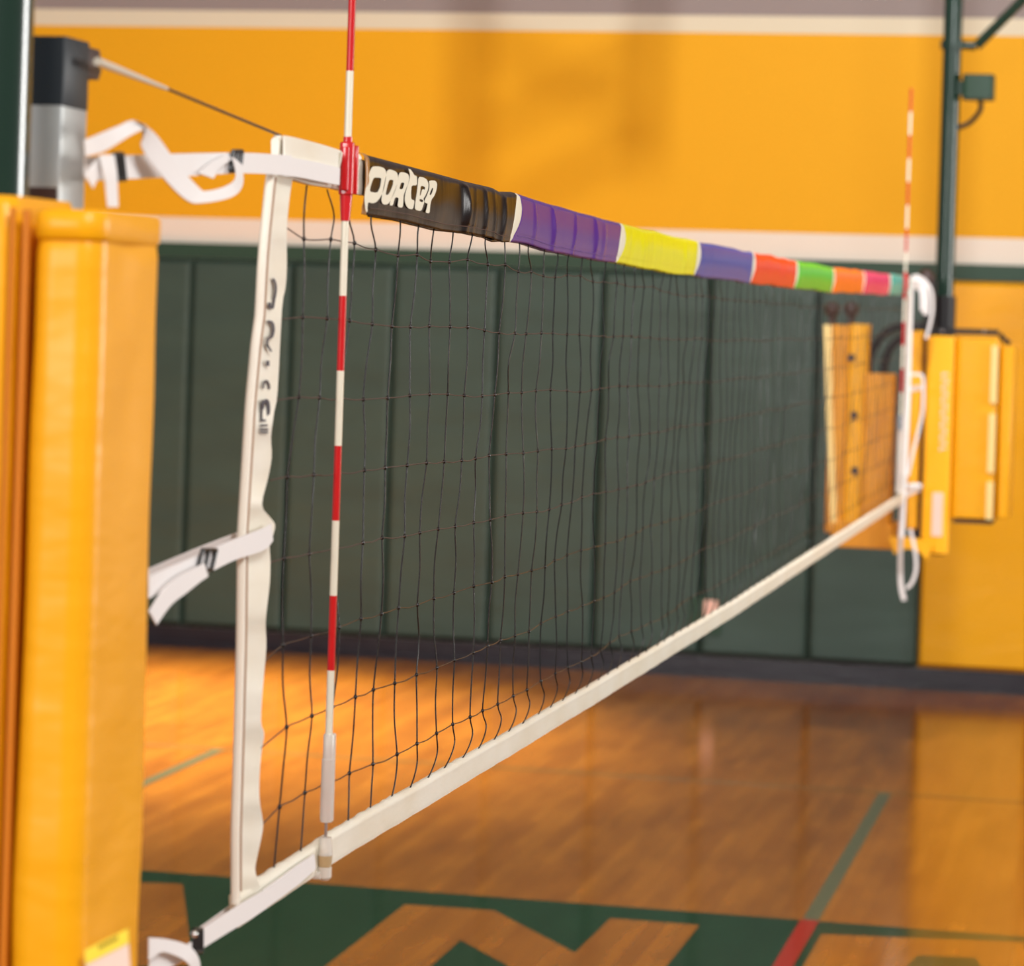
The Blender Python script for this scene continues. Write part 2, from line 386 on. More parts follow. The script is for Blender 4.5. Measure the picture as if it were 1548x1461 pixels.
# near pad
PY0, PY1 = -1.2, -1.01
pxr = at(150, 400, 1, PY0).x; pxs = at(42, 400, 1, PY0).x
ptop = at(120, 316, 1, PY0).z
pad = thing('post_pad', 'large yellow vinyl pad strapped around the near net post', 'pad', ((pxs+pxr)/2, -1.1, .95), 'net post pads')
def soft_panel(x0, x1, y0, y1, z0, z1, m, r, amp, seed, nz=110):
    rn = random.Random(seed); ph = [rn.uniform(0, 6) for _ in range(8)]
    b = MB(); ring = []; n = 7
    def seg(a, c_, k): return [(a[0]+(c_[0]-a[0])*i/k, a[1]+(c_[1]-a[1])*i/k) for i in range(k)]
    for (cx, cy, a0), (nx_, ny_) in zip(((x1-r,y1-r,0),(x0+r,y1-r,pi/2),(x0+r,y0+r,pi),(x1-r,y0+r,1.5*pi)), ((x0+r, y1), (x0, y0+r), (x1-r, y0), (x1, y1-r))):
        for i in range(n): tt = a0+pi/2*i/n; ring.append((cx+r*cos(tt), cy+r*sin(tt)))
        last = (cx+r*cos(a0+pi/2), cy+r*sin(a0+pi/2)); ring += seg(last, (nx_, ny_), 10)
    mx, my = (x0+x1)/2, (y0+y1)/2; N = len(ring); vs = []
    for j in range(nz+1):
        v = j/nz; z = z0+(z1-z0)*v; edge = min(1, min(v, 1-v)*30)
        for x, y in ring:
            d = Vector((x-mx, y-my)); L_ = d.length; d /= L_
            s_ = (x-mx)*.8+(y-my)
            w = amp*(sin(11*z+24*s_+ph[0]+1.5*sin(5*z+ph[1]))*.5+sin(26*z-34*s_+ph[2]+2*sin(7*z+ph[3]))*.35+sin(3.3*z+ph[4])*.8)*edge
            w -= (1-edge)*.012
            vs.append((x+d.x*w, y+d.y*w, z))
    fs = [tuple(range(N))[::-1], tuple(range(nz*N, nz*N+N))]
    for j in range(nz):
        for i in range(N): fs.append((j*N+i, j*N+(i+1)%N, (j+1)*N+(i+1)%N, (j+1)*N+i))
    b.add(vs, fs, m); return b
soft_panel(pxs, pxr, PY0, PY1, .95, ptop, M_near_pad, .024, .003, 3).build('pad_panel', pad, smooth=80)
soft_panel(pxs-.34, pxs-.012, PY0+.008, PY1, .95, ptop+.012, M_near_pad, .02, .002, 5).build('pad_panel', pad, smooth=80)
b = MB(); b.rbox((pxs-.0005, PY0-.001, ptop-.03), (pxr+.001, PY1+.001, ptop-.0008), M_near_pad, .025, 8); b.build('top_hem', pad, smooth=60)
b = MB(); b.tube([(pxs-.005, PY0+.006, .95), (pxs-.005, PY0+.006, ptop-.002)], .004, M_seam, 8); b.tube([(pxs-.018, PY0+.004, .95), (pxs-.018, PY0+.004, ptop)], .003, M_seam, 8)
b.build('piping', pad)
# care label at the bottom
def quad_on_pad(pts, lift, m, name, par):
    P = [at(x, y, 1, PY0-.004-lift) for x, y in pts]
    b = MB(); b.add(P+[p+Vector((0, .003, 0)) for p in P], [(0,1,2,3),(7,6,5,4),(0,4,5,1),(1,5,6,2),(2,6,7,3),(3,7,4,0)], m); return b.build(name, par)
lb = quad_on_pad([(128, 1437), (192, 1405), (196, 1475), (132, 1505)], .0, M_labelw, 'care_label', pad)
quad_on_pad([(128, 1437), (192, 1405), (193.5, 1427), (129.5, 1459)], .0012, M_labely, 'label_header', lb)
b = MB()
for k in range(6):
    P = at(151+k*5, 1432-k*2.6, 1, PY0-.0058); b.box((P.x-.001, P.y-.0004, P.z-.0022), (P.x+.0008, P.y, P.z+.0022), mat('olive_print', (150, 120, 30), .6))
b.build('label_print', lb)

# ---------- far standard
FX, FY2 = .097, 10.1
far = thing('net_standard', 'green ceiling-hung pole with diagonal brace, far end of net', 'net post', (FX, FY2, .95), 'net standards')
b = MB(); b.tube([(FX, FY2, .95), (FX, FY2, 7.195)], .044, M_green_steel, 24); b.build('mast', far)
b = MB(); b.tube([(FX, FY2, 1.93), (FX, FY2, 2.16)], .056, M_black, 20); b.build('clamp', far)
g = at(1438, 68, 1, FY2); g2 = at(1476, 70, 1, FY2); g3 = at(1560, -14, 1, FY2)
b = MB(); b.tube([(FX, FY2, g.z-.02), (FX, FY2, g.z+.02)], .056, M_green_steel, 20); b.tube([(FX, FY2, g.z), g2], .02, M_green_steel, 12); b.build('brace_clamp', far)
dd = (g3-g2); b = MB(); b.tube([g2, g2+dd*((7.12-g2.z)/dd.z)], .024, M_green_steel, 14); b.build('brace', far)
m0, m1 = at(1456, 113, 1, FY2), at(1503, 152, 1, FY2)
b = MB(); b.rbox((m0.x, FY2-.06, m1.z), (m1.x, FY2+.06, m0.z), M_green_box, .02); b.box((FX+.03, FY2-.03, m1.z+.02), (m0.x+.01, FY2+.03, m0.z-.03), M_green_steel)
for dx in (.012, m1.x-m0.x-.012):
    for dz in (.012, m0.z-m1.z-.012): b.tube([(m0.x+dx, FY2-.064, m1.z+dz), (m0.x+dx, FY2-.058, m1.z+dz)], .006, M_green_steel, 8)
mb = b.build('motor_box', far)
b = MB(); b.tube(spline([at(1482, 150, 1, FY2), at(1482, 166, 1, FY2), at(1468, 184, 1, FY2), at(1452, 192, 1, FY2), at(1444, 194, 1, FY2)]), .012, M_black, 10); b.build('conduit', mb)
# far post
b = MB(); b.rbox((.02, 9.90, 1.0), (.07, 9.99, 2.235), M_black, .004, 2); b.build('post_tube', far)
b = MB(); c = at(1400, 422, 1, 9.9); b.ball((c.x, 9.92, c.z), .05, M_brown, 12, 8, (.8, .7, 1)); b.build('post_cap', far)
bz = at(1450, 501, 1, 9.98).z; bx0 = at(1385, 500, 1, 9.98).x; bx1 = at(1510, 503, 1, 9.98).x
b = MB(); b.box((bx0, 9.96, bz-.013), (bx1, 10.0, bz+.013), M_black)
e0 = at(1512, 505, 1, 9.98); e1_ = at(1527, 520, 1, 9.98)
b.tube([(e0.x, 9.98, e0.z), (e0.x+.012, 9.98, e0.z-.02), (e1_.x, 9.98, e1_.z)], .012, M_black, 10); b.build('crossbar', far)
for x in (1425, 1488):
    p = at(x, 501, 1, 9.955); b = MB(); b.tube([(p.x, 9.962, p.z), (p.x, 9.95, p.z)], .007, M_chrome, 12); b.build('bolt', far)

def FB(x0, y0, x1, y1, Y0, Y1, m, r=.012, nm=None, par=None, label=None, lean=True):
    """rounded box at the far standard, its front on plane Y0"""
    a = at((x0+x1)/2, y0, 1, Y0).z; c_ = at((x0+x1)/2, y1, 1, Y0).z; xm = (y0+y1)/2
    xa = at(x0, xm, 1, Y0).x; xb = at(x1, xm, 1, Y0).x
    b = MB(); b.rbox((xa, Y0, c_), (xb, Y1, a), m, r)
    return b.build(nm, par, label=label) if nm else b
M_bright = mat('bright_yellow_vinyl', (250, 180, 16), .38, bump=((14, 14, 4), .3, .01))
fp = thing('post_pad', 'yellow vinyl pads around the far net post, with white labels', 'pad', (.2, 10.0, .95), 'net post pads')
FB(1374, 500, 1391, 800, 9.86, 10.2, M_bright, .01, 'pad_panel', fp)
pp = FB(1396, 508, 1438, 838, 9.84, 9.94, M_bright, .02, 'pad_panel', fp)
FB(1440, 512, 1506, 785, 9.86, 10.2, M_yellow_pad, .03, 'pad_panel', fp)
FB(1509, 524, 1529, 784, 9.9, 10.2, M_yellow_pad, .02, 'pad_panel', fp)
for (x, y0, y1) in ((1503, 523, 610), (1499, 626, 715), (1496, 729, 786)):
    a = at(x-5, (y0+y1)/2, 1, 9.853); c_ = at(x+5, (y0+y1)/2, 1, 9.853)
    b = MB(); b.box((a.x, 9.848, at(x, y1, 1, 9.85).z), (c_.x, 9.864, at(x, y0, 1, 9.85).z), M_white_strip); b.build('closure_strip', fp, label='cream hook and loop closure strip')
a = at(1417, 778, 1, 9.836); b = MB(); b.box((a.x-.024, 9.835, a.z-.1), (a.x+.024, 9.843, a.z+.1), M_labelw); b.build('printed_label', fp, label='blank looking pale printed label')
b = MB(); a = at(1427, 628, 1, 9.836)
rn = random.Random(4)
for k in range(13):
    z = a.z+.19-k*.0285; w_ = rn.choice((.009, .012)); x = a.x+(.19-k*.0285)*0
    b.box((x-.016, 9.836, z-.004), (x+.016, 9.842, z+.004), M_labelw)
    b.box((x-.016+(k % 2)*.02, 9.8362, z-.012), (x-.006+(k % 2)*.02, 9.842, z+.004), M_labelw)
b.build('printed_lettering', fp, label='pale vertical lettering')
# thin dark brown strip at the foot of the far pad unit
FB(1440, 787, 1500, 792, 9.87, 10.2, M_brown, .002, 'dark_strip', far)

# referee stand
rs = thing('referee_stand', 'yellow padded referee stand with curved black rails, beside the far post', 'stand', (-.28, 10.1, .95))
sl = FB(1278, 490, 1309, 806, 9.99, 10.12, M_yellow_pad, .02, 'side_pad', rs)
FB(1251, 491, 1281, 806, 10.0, 10.12, M_orange_pad, .02, 'side_pad', rs)
a = at(1246, 492, 1, 10.0); c_ = at(1257, 802, 1, 10.0)
b = MB(); b.sheet([at(1245.5, 491, 1, 9.998), at(1250, 650, 1, 9.998), at(1256, 802, 1, 9.998)], [at(1257, 491, 1, 9.998), at(1260, 650, 1, 9.998), at(1266, 802, 1, 9.998)], .012, M_white_strip)
b.build('edge_strip', sl, label='cream edge strip')
for (x, y) in ((1284, 541), (1288, 628), (1289, 712)):
    p = at(x+3, y, 1, 9.984); b = MB(); b.tube([p, p+Vector((0, .012, 0))], .019, M_brown, 16); b.build('grommet', sl)
rp_ = FB(1303, 565, 1349, 800, 9.96, 10.1, M_orange_pad, .015, 'rear_pad', rs)
FB(1256, 792, 1350, 829, 9.95, 10.25, M_orange_pad, .01, 'platform', rs)
b = MB(); b.sheet([at(1345, 812, 1, 9.80), at(1365, 812, 1, 9.80), at(1388, 815, 1, 9.80), at(1412, 822, 1, 9.80)], [at(1352, 838, 1, 9.80), at(1372, 829, 1, 9.80), at(1388, 833, 1, 9.80), at(1402, 846, 1, 9.80)], .03, M_bright); b.build('support_bracket', rs)
for x in (1258, 1287):
    p = at(x, 468, 1, 10.05); b = MB(); b.ball(p, .037, M_brown, 14, 10); b.tube([p, p+Vector((0, 0, -.1))], .017, M_brown, 10); b.build('knob', rs)
for pts in (((1311, 640), (1313, 560), (1322, 525), (1343, 500), (1368, 493), (1400, 493)), ((1334, 640), (1335, 575), (1340, 540), (1352, 520), (1372, 508), (1400, 506))):
    b = MB(); b.tube(spline([at(x, y, 1, 10.12) for x, y in pts]), .019, M_black, 12); b.build('rail', rs)
p0, p1 = at(1384, 700, 1, 9.95), at(1380, 812, 1, 9.95)
b = MB(); b.tube([p0, p1], .009, mat('dark_red_strap', (120, 30, 14), .5), 8); b.build('hanging_strap', rs)
b = MB(); p = at(1400, 817, 1, 9.93); b.tube([p, p+Vector((0, .03, 0))], .016, M_brown, 12); b.build('bolt', rs)

# ================================================================== the net
SAG = [(-.35, 2.238), (.068, 2.2335), (1.05, 2.222), (2.05, 2.211), (3.05, 2.204), (5, 2.202), (6.1, 2.204), (7.13, 2.212), (8.2, 2.222), (9.3, 2.232)]
BOT = [(-.42, 1.264), (.04, 1.272-.004), (.85, 1.259), (2.0, 1.248), (3.9, 1.236), (9.3, 1.238)]
def ztape(y): return lerp_table(SAG, y)
def zbot(y): return lerp_table(BOT, y)
net = thing('volleyball_net', 'volleyball net of black cord with white tapes, colourful top sleeve strung across hall', 'net', (0, 4.5, 1.24))

# netting
rn = random.Random(21)
NEAR_Z = [2.111, 2.008, 1.906, 1.806, 1.702, 1.594, 1.485, 1.383]
MID_Z = [2.097, 1.988, 1.883, 1.777, 1.671, 1.566, 1.459, 1.352]
FAR_Z = [2.072, 1.968, 1.866, 1.765, 1.66, 1.555, 1.45, 1.345]
END_Z = [2.09, 1.985, 1.88, 1.775, 1.67, 1.565, 1.46, 1.355]
def node_z(r, y):
    if y < 1.3: t_ = (y+.2)/1.5; return NEAR_Z[r]+(MID_Z[r]-NEAR_Z[r])*t_
    if y < 3.7: t_ = (y-1.3)/2.4; return MID_Z[r]+(FAR_Z[r]-MID_Z[r])*t_
    if y < 6.5: return FAR_Z[r]
    t_ = (y-6.5)/2.8; return FAR_Z[r]+(END_Z[r]-FAR_Z[r])*t_
NCOL = 80
def node_y(cidx, r):
    top = -.19+.1175*cidx; low = -.228+.1185*cidx
    return top+(low-top)*min(1, r/4.0)
nodes = [[None]*8 for _ in range(NCOL)]
for ci in range(NCOL):
    for r in range(8):
        y = node_y(ci, r); j = .004
        if r == 0: j = .007
        if r > 3: j = .003
        nodes[ci][r] = Vector((.004*sin(ci*.7+r*1.3)+rn.uniform(-.003, .003), y+rn.uniform(-j, j)*.8, node_z(r, y)+rn.uniform(-j, j)*.55+.002*sin(ci*.9+r)))
b = MB()
def cordpath(P, r, m, n=5, k=4): b.tube(spline(P, k), r, m, n, cap=False)
for ci in range(NCOL):
    k = 4 if ci < 30 else 2; n = 6 if ci < 14 else 4
    top = nodes[ci][0].copy(); top.z = ztape(top.y)-.055; top.y += rn.uniform(-.02, .025); top.x = 0.0
    w0 = top.lerp(nodes[ci][0], .5)+Vector((rn.uniform(-.003, .003), rn.uniform(-.035, .02), 0))
    P = [top, w0]
    for r in range(8):
        P.append(nodes[ci][r])
        if r < 7:
            h = nodes[ci][r].lerp(nodes[ci][r+1], .5); h += Vector((rn.uniform(-.0025, .0025), rn.uniform(-.0022, .0022) if rn.random() > .08 else rn.uniform(-.024, .024), 0)); P.append(h)
    y7 = nodes[ci][7].y; slack = min(1, max(0, (y7-.25)/.5))
    end = Vector((0, y7-.012-.085*slack+rn.uniform(-.014, .014)*slack, zbot(y7)+.03))
    P += [nodes[ci][7].lerp(end, .4)+Vector((.003*slack, .052*slack, 0)), nodes[ci][7].lerp(end, .75)+Vector((.002*slack, .05*slack, 0)), end]
    cordpath(P, .0012, M_cord, n, k)
for r in range(8):
    yl = [-.27, -.28, -.29, -.31, -.31, -.31, -.325, -.325][r]
    P = [Vector((0, yl, node_z(r, -.2)+(.012 if r == 0 else 0)-(.015 if r > 4 else 0)))]
    for ci in range(NCOL):
        P.append(nodes[ci][r])
        if ci < NCOL-1: P.append(nodes[ci][r].lerp(nodes[ci+1][r], .5)+Vector((0, 0, -.0012+rn.uniform(-.0015, .0015))))
    P.append(Vector((0, 9.27, node_z(r, 9.27))))
    rm = M_rcord if r < 5 else M_cord
    b.tube(spline(P[:60], 3), .00095, rm, 5, cap=False); b.tube(spline(P[59:], 2), .00095, M_rcord, 4, cap=False)
for ci in range(NCOL):
    for r in range(8): b.ball(nodes[ci][r], .0030, M_cord, 8, 5, (1, 1, 1.15))
b.build('netting', net, smooth=80)

# white top tape, with the cable inside
def taped(y0, y1, ztopf, h, m, th=.009, n=60, wav=.0015, seed=1, fray=0):
    b = MB(); rr = random.Random(seed); sec = [(th*.5, -h), (th*.62, -h*.8), (th*.5, -h*.45), (th*.62, -h*.2), (th*.6, -.004), (th*.3, 0), (-th*.3, 0), (-th*.6, -.004), (-th*.5, -h*.5), (-th*.5, -h)]
    vs = []; K = len(sec)
    for i in range(n+1):
        y = y0+(y1-y0)*i/n; zt_ = ztopf(y); a_ = wav*sin(y*41+seed)+wav*.6*sin(y*97+seed*2)
        fr = fray*rr.random()**3 if y < .8 else 0
        for x, dz in sec:
            if dz > -.005: dz += fr
            vs.append((x+a_*(-dz/h), y, zt_+dz+wav*.5*sin(y*33+dz*50)))
    fs = [tuple(range(K))[::-1], tuple(range(n*K, n*K+K))]
    for i in range(n):
        for k in range(K): fs.append((i*K+k, i*K+(k+1)%K, (i+1)*K+(k+1)%K, (i+1)*K+k))
    b.add(vs, fs, m); return b
def ztt(y): return ztape(y)-.005
bt = taped(-.335, 9.30, ztt, .048, M_tape, n=240)
tt = bt.build('top_tape', net, smooth=60)
# loose white cuff of the tape before the antenna
b = MB()
b.sheet(spline([at(429, 205, 0, .011), at(445, 208, 0, .012), at(480, 217, 0, .013), at(512, 227, 0, .015), at(517, 232, 0, .02)], 5),
        spline([at(429, 246, 0, .012), at(447, 249, 0, .012), at(480, 256, 0, .013), at(508, 262, 0, .014), at(511, 262, 0, .015)], 5), .0022, M_tape)
b.sheet(spline([at(428, 236, 0, .0145), at(450, 240, 0, .015), at(485, 247, 0, .016), at(513, 254, 0, .018)], 5),
        spline([at(428, 266, 0, .0145), at(450, 268, 0, .015), at(485, 275, 0, .016), at(512, 280, 0, .018)], 5), .0022, M_web)
b.build('tape_cuff', tt, smooth=60)

# side tape and dowel at the near end
INNER = [(441,268),(436,300),(432,347),(430,434),(432,400),(424.6,468),(418,591),(413,622),(408,660),(409,691),(403,725),(394.5,763),(405,780),(414,793),(411,810),(406,824),(407,850),(406,883),(400,939),(401,977),(396,1037),(393,1090),(398,1109),(394,1135),(391,1169),(390.6,1207),(396,1244),(393,1269),(385,1306),(385,1321),(391,1340),(392,1356)]
INNER = sorted(INNER, key=lambda p: p[1])
OUTER = [(412,206),(401.6,268),(392,362),(389,400),(385,477),(379,520),(370.5,612),(363.7,725),(358.5,810),(358.5,836),(357,973),(353,1126),(349,1259),(349,1368)]
def ox(y): return lerp_table([(p[1], p[0]) for p in OUTER], y)
b = MB(); A_ = []; B_ = []
for (x, y) in spline([(p[0], p[1], 0) for p in INNER], 3) and [(v.x, v.y) for v in spline([(p[0], p[1], 0) for p in INNER], 3)]:
    A_.append(at(ox(y)+13, y, 0, .004+.001*sin(y*.05))); B_.append(at(x, y, 0, .005+.004*sin(y*.043)+.002*sin(y*.11)))
b.sheet(A_, B_, .003, M_tape); st = b.build('side_tape', net, smooth=60)
b = MB()
b.tube([at(ox(y)+6.5, y, 0, .006) for y in range(262, 1366, 24)]+[at(ox(1366)+6.5, 1366, 0, .006)], .0056, M_rod_sleeve, 14); b.build('dowel', net, label='cream covered end dowel')
b = MB()
for f0 in (0,):
    b.tube([at(ox(y)+15.2, y, 0, .0078) for y in range(268, 1362, 30)], .0013, M_groove, 6)
b.build('side_seam', st)
b = MB(); b.tube([at(421, 206, 0, .0), at(417, 264, 0, .0)], .0058, M_rod_sleeve, 14); b.build('dowel_end', net)
b = MB(); b.tube([at(428, 206, 0, .007), at(427, 262, 0, .007)], .0013, M_groove, 6); b.build('cuff_seam', tt)

# folded logo on the side tape
def c6(x, y): return (350+x/2.923, 400+y/2.922)
def tape_pt(p, lift):
    q = at(p[0], p[1], 0, 0.0); xx = .0085+lift; return at(p[0], p[1], 0, xx)
def stroke(pts, w):
    pts = [Vector((p[0], p[1], 0)) for p in spline([(p[0], p[1], 0) for p in pts], 4)]; L1 = []; L2 = []
    for i, p in enumerate(pts):
        t_ = (pts[min(i+1, len(pts)-1)]-pts[max(i-1, 0)]).normalized(); n_ = Vector((-t_.y, t_.x, 0))*w/2
        L1.append((p.x+n_.x, p.y+n_.y)); L2.append((p.x-n_.x, p.y-n_.y))
    return L1+L2[::-1]
b = MB()
for pts, w in (([(183,62),(194,85),(195,120),(188,160),(183,190)], 11), ([(186,188),(172,190),(168,168)], 12),
               ([(158,252),(180,258),(186,290),(178,322)], 12), ([(180,318),(160,332),(158,365)], 11), ([(156,352),(176,385)], 10),
               ([(152,437),(168,437)], 24), ([(140,548),(146,522),(156,514),(166,530),(168,550)], 8),
               ([(136,640),(146,606),(160,604),(165,640),(160,685)], 13), ([(136,600),(134,650),(133,690)], 8), ([(128,690),(164,688)], 10),
               ([(128,712),(164,710)], 9), ([(127,728),(163,728)], 9), ([(127,742),(162,742)], 8)):
    b.poly([[c6(x, y) for x, y in stroke(pts, w)]], tape_pt, .0005, M_ink)
b.build('tape_logo', st, smooth=0, label='folded navy logo lettering')

# bottom tape
bb = taped(-.405, 9.30, lambda y: zbot(y)+.042+.0004*sin(y*9), .042, M_tape, th=.012, n=500, wav=.00035, seed=5, fray=.0022)
bt = bb.build('bottom_tape', net, smooth=60)
b = MB()
b.sheet([at(398, 1346, 0, .012), at(420, 1330, 0, .012), at(450, 1308, 0, .012), at(474, 1292, 0, .012)], [at(400, 1374, 0, .012), at(422, 1358, 0, .012), at(452, 1336, 0, .012), at(476, 1314, 0, .012)], .003, M_web)
b.build('reinforcement', bt)

# far end tape and dowel
b = MB(); b.sheet([(.004, 9.27, 2.23), (.004, 9.26, 1.7), (.004, 9.255, 1.24)], [(.004, 9.32, 2.23), (.004, 9.315, 1.7), (.004, 9.31, 1.24)], .003, M_tape); b.build('side_tape', net)
b = MB(); b.tube([(.0, 9.33, 2.215), (.006, 9.3, 1.7), (.0, 9.28, 1.08)], .014, M_web, 12); b.build('dowel', net, label='white covered dowel at the far end')

# coloured sleeve on the top tape
creases = []
rc = random.Random(77)
yy = .66
creases += [(.655, .019, .0105, .15), (.725, .007, .0018, -.1), (.80, .012, .0052, .1), (.87, .008, .0022, .2), (.935, .014, .0058, -.1), (1.19, .009, .0025, .1), (1.35, .012, .0058, .2), (1.55, .009, .0036, -.2), (1.76, .012, .0058, .1), (2.3, .014, .004, .1)]
yy = 1.85
while yy < 9.1: creases.append((yy, rc.uniform(.006, .02), rc.choice((-.002, .003, .0035, .001, .001))*rc.uniform(.6, 1.2), rc.uniform(-.25, .25))); yy += rc.uniform(.06, .19)
WOB = []
yy = 0
while yy < 9.4: WOB.append((yy, rc.uniform(-.0032, .0032) if yy > .5 else 0)); yy += rc.uniform(.06, .2)
HEM = []
yy = 0
while yy < 9.4: HEM.append((yy, rc.uniform(-.002, .002))); yy += rc.uniform(.08, .3)
def S(y, v):
    """sleeve surface: v 0 front hem .. 0.45 front top .. 0.5 ridge .. 1 back hem"""
    H = .084; zt_ = ztape(y)+.004+lerp_table(WOB, y)
    if v <= .44: h = 1-v/.44; x = .0085+.0035*sin(pi*(1-h))*.8+.002*(1-h)
    elif v <= .56:
        a = (v-.44)/.12*pi; return Vector((.0105*cos(a), y, zt_-.009+.009*sin(a)))
    else: h = (v-.56)/.44; x = -(.0085+.002*(1-h))
    z = zt_-.009-h*(H-.009)-(lerp_table(HEM, y) if h > .8 else 0)
    d = 0
    for c0, w, a_, sl_ in creases:
        u = (y-c0-sl_*(h-.5)*.09)/w
        if -3 < u < 3: d += a_*math.exp(-u*u)*(.55+.45*sin(pi*min(1, h*1.1)))
    x += d*(1 if x > 0 else .6)
    if y < .7: x += .0006*sin(y*38+h*3)
    if abs(h-.86) < .035: x -= .0008*(1 if x > 0 else -1)
    return Vector((x, y, z))
def grid(f, nu, nv, m):
    b = MB(); vs = []; 
    for i in range(nu+1):
        for j in range(nv+1): vs.append(f(i/nu, j/nv))
    fs = []
    for i in range(nu):
        for j in range(nv): fs.append((i*(nv+1)+j, i*(nv+1)+j+1, (i+1)*(nv+1)+j+1, (i+1)*(nv+1)+j))
    b.add(vs, fs, m); return b
joints = [1.03, 2.03, 3.06, 4.04, 5.02, 6.06, 7.10, 8.19]
def vv(v): return min(1, v/.5) if v < .5 else min(1, (1-v)/.5)   # 0 at hem, 1 at ridge
def jl(k, v):
    t_ = vv(v); s_ = 1 if k % 2 == 0 else -1
    return joints[k]-.03+.045*t_-.006*sin(pi*t_)
def jr(k, v):
    t_ = vv(v); w = [.055, .07, .06, .06, .06, .05, .05, .05][k]
    return jl(k, v)+.006+w*sin(pi*t_)**.8*(.7+.3*t_)
sleeve = None
for k, (cn, rgb) in enumerate(PANELS):
    L_ = (lambda v: .068+.075*min(1, max(0, (v-.47)/.1))) if k == 0 else (lambda v, k=k: jr(k-1, v))
    R_ = (lambda v, k=k: jl(k, v)) if k < 8 else (lambda v: 9.17)
    nu = 130 if k < 2 else (70 if k < 4 else 36)
    o = grid(lambda u, v: S(L_(v)+(R_(v)-L_(v))*u, v), nu, 44 if k < 3 else 26, vinyl(cn, rgb)).build('sleeve_panel', net, smooth=80, label='glossy %s panel of the top sleeve' % cn)
    sm = o.modifiers.new('thickness', 'SOLIDIFY'); sm.thickness = .0008; sm.offset = -1
    if k == 0: panel0 = o
for k in range(8):
    o = grid(lambda u, v: S(jl(k, v)+(jr(k, v)-jl(k, v))*u, v), 8, 44, M_logo).build('white_divider', net, smooth=80)
    sm = o.modifiers.new('thickness', 'SOLIDIFY'); sm.thickness = .0008; sm.offset = -1
# stitching
b = MB()
for y0, y1, m in ((.09, .98, mat('dark_thread', (96, 70, 60), .6)), (1.06, 1.97, mat('purple_thread', (110, 70, 150), .6))):
    P = []
    for i in range(80):
        y = y0+(y1-y0)*i/79; q = S(y, .0616*1.0); P.append(q+Vector((.0009, 0, 0)))
    b.tube(P, .0006, m, 5)
b.build('hem_stitching', panel0)
# clear binding strip at the near end of the sleeve
b = grid(lambda u, v: S(.050+.022*u, v*.5)+Vector((.0012, 0, .0003)), 2, 30, mat('clear_binding', (168, 118, 66), .3))
o = b.build('end_binding', panel0, smooth=80); sm = o.modifiers.new('thickness', 'SOLIDIFY'); sm.thickness = .0008
b = MB(); b.ball(at(539, 239, 0, .006), .007, M_tape, 10, 8, (1, 1, .9)); b.build('cord_end', tt)

# printed logo
LET = [
 [[(300,290),(350,287),(400,292),(455,310),(485,360),(480,450),(450,620),(400,720),(350,780),(300,797),(235,780),(225,850),(228,900),(215,925),(203,900),(190,800),(190,700),(205,560),(240,420),(275,325)],
  [(320,440),(410,445),(420,470),(400,580),(370,640),(340,650),(255,635),(270,560),(300,470)]],
 [[(500,345),(530,328),(590,345),(630,370),(648,420),(640,520),(600,640),(550,750),(510,810),(450,815),(420,780),(425,700),(450,560),(480,420)],
  [(530,470),(585,475),(580,540),(540,640),(510,680),(475,680),(490,600),(510,520)]],
 [[(670,375),(700,365),(760,380),(790,400),(800,440),(790,520),(760,590),(725,680),(720,760),(712,860),(640,845),(655,760),(655,720),(605,712),(575,830),(528,822),(560,720),(600,620),(640,520),(655,420)],
  [(690,510),(735,515),(730,550),(710,605),(665,600),(675,560)]],
 [[(790,320),(820,330),(850,370),(870,410),(905,420),(910,480),(905,550),(835,550),(825,640),(828,740),(870,755),(870,800),(850,880),(790,870),(755,820),(740,760),(745,680),(770,590),(800,500),(815,420),(805,370)]],
 [[(930,430),(1000,440),(1045,470),(1068,530),(1060,610),(1025,690),(995,735),(1012,775),(990,840),(965,905),(880,885),(885,800),(900,700),(920,560)],
  [(962,552),(1020,570),(1020,612),(982,600),(960,690),(945,690),(955,610)], [(945,735),(985,745),(995,770),(975,782),(940,765)]],
 [[(1072,492),(1110,480),(1160,485),(1185,520),(1180,600),(1150,690),(1105,750),(1090,830),(1082,935),(1025,925),(1045,860),(1058,800),(1022,792),(1012,760),(1045,690),(1078,605),(1082,540)],
  [(1120,580),(1135,590),(1115,660),(1092,688),(1080,675),(1100,620)]],
]
def logo_pt(p, lift):
    q = at(530+p[0]/9.106, 220+p[1]/9.106, 0, .0125)
    return (.0128+lift, q.y, q.z)
b = MB()
def dense(l, n=4):
    out = []
    for i in range(len(l)):
        a, c_ = l[i], l[(i+1) % len(l)]
        out += [(a[0]+(c_[0]-a[0])*k/n, a[1]+(c_[1]-a[1])*k/n) for k in range(n)]
    return out
def chaikin(l):
    out = []
    for i in range(len(l)):
        a, c_ = l[i], l[(i+1) % len(l)]; out += [(a[0]*.8+c_[0]*.2, a[1]*.8+c_[1]*.2), (a[0]*.2+c_[0]*.8, a[1]*.2+c_[1]*.8)]
    return out
for l in LET: b.poly([chaikin(x) for x in l], logo_pt, .0004, M_logo)
b.build('printed_logo', panel0, smooth=0, label='cream PORTER lettering')

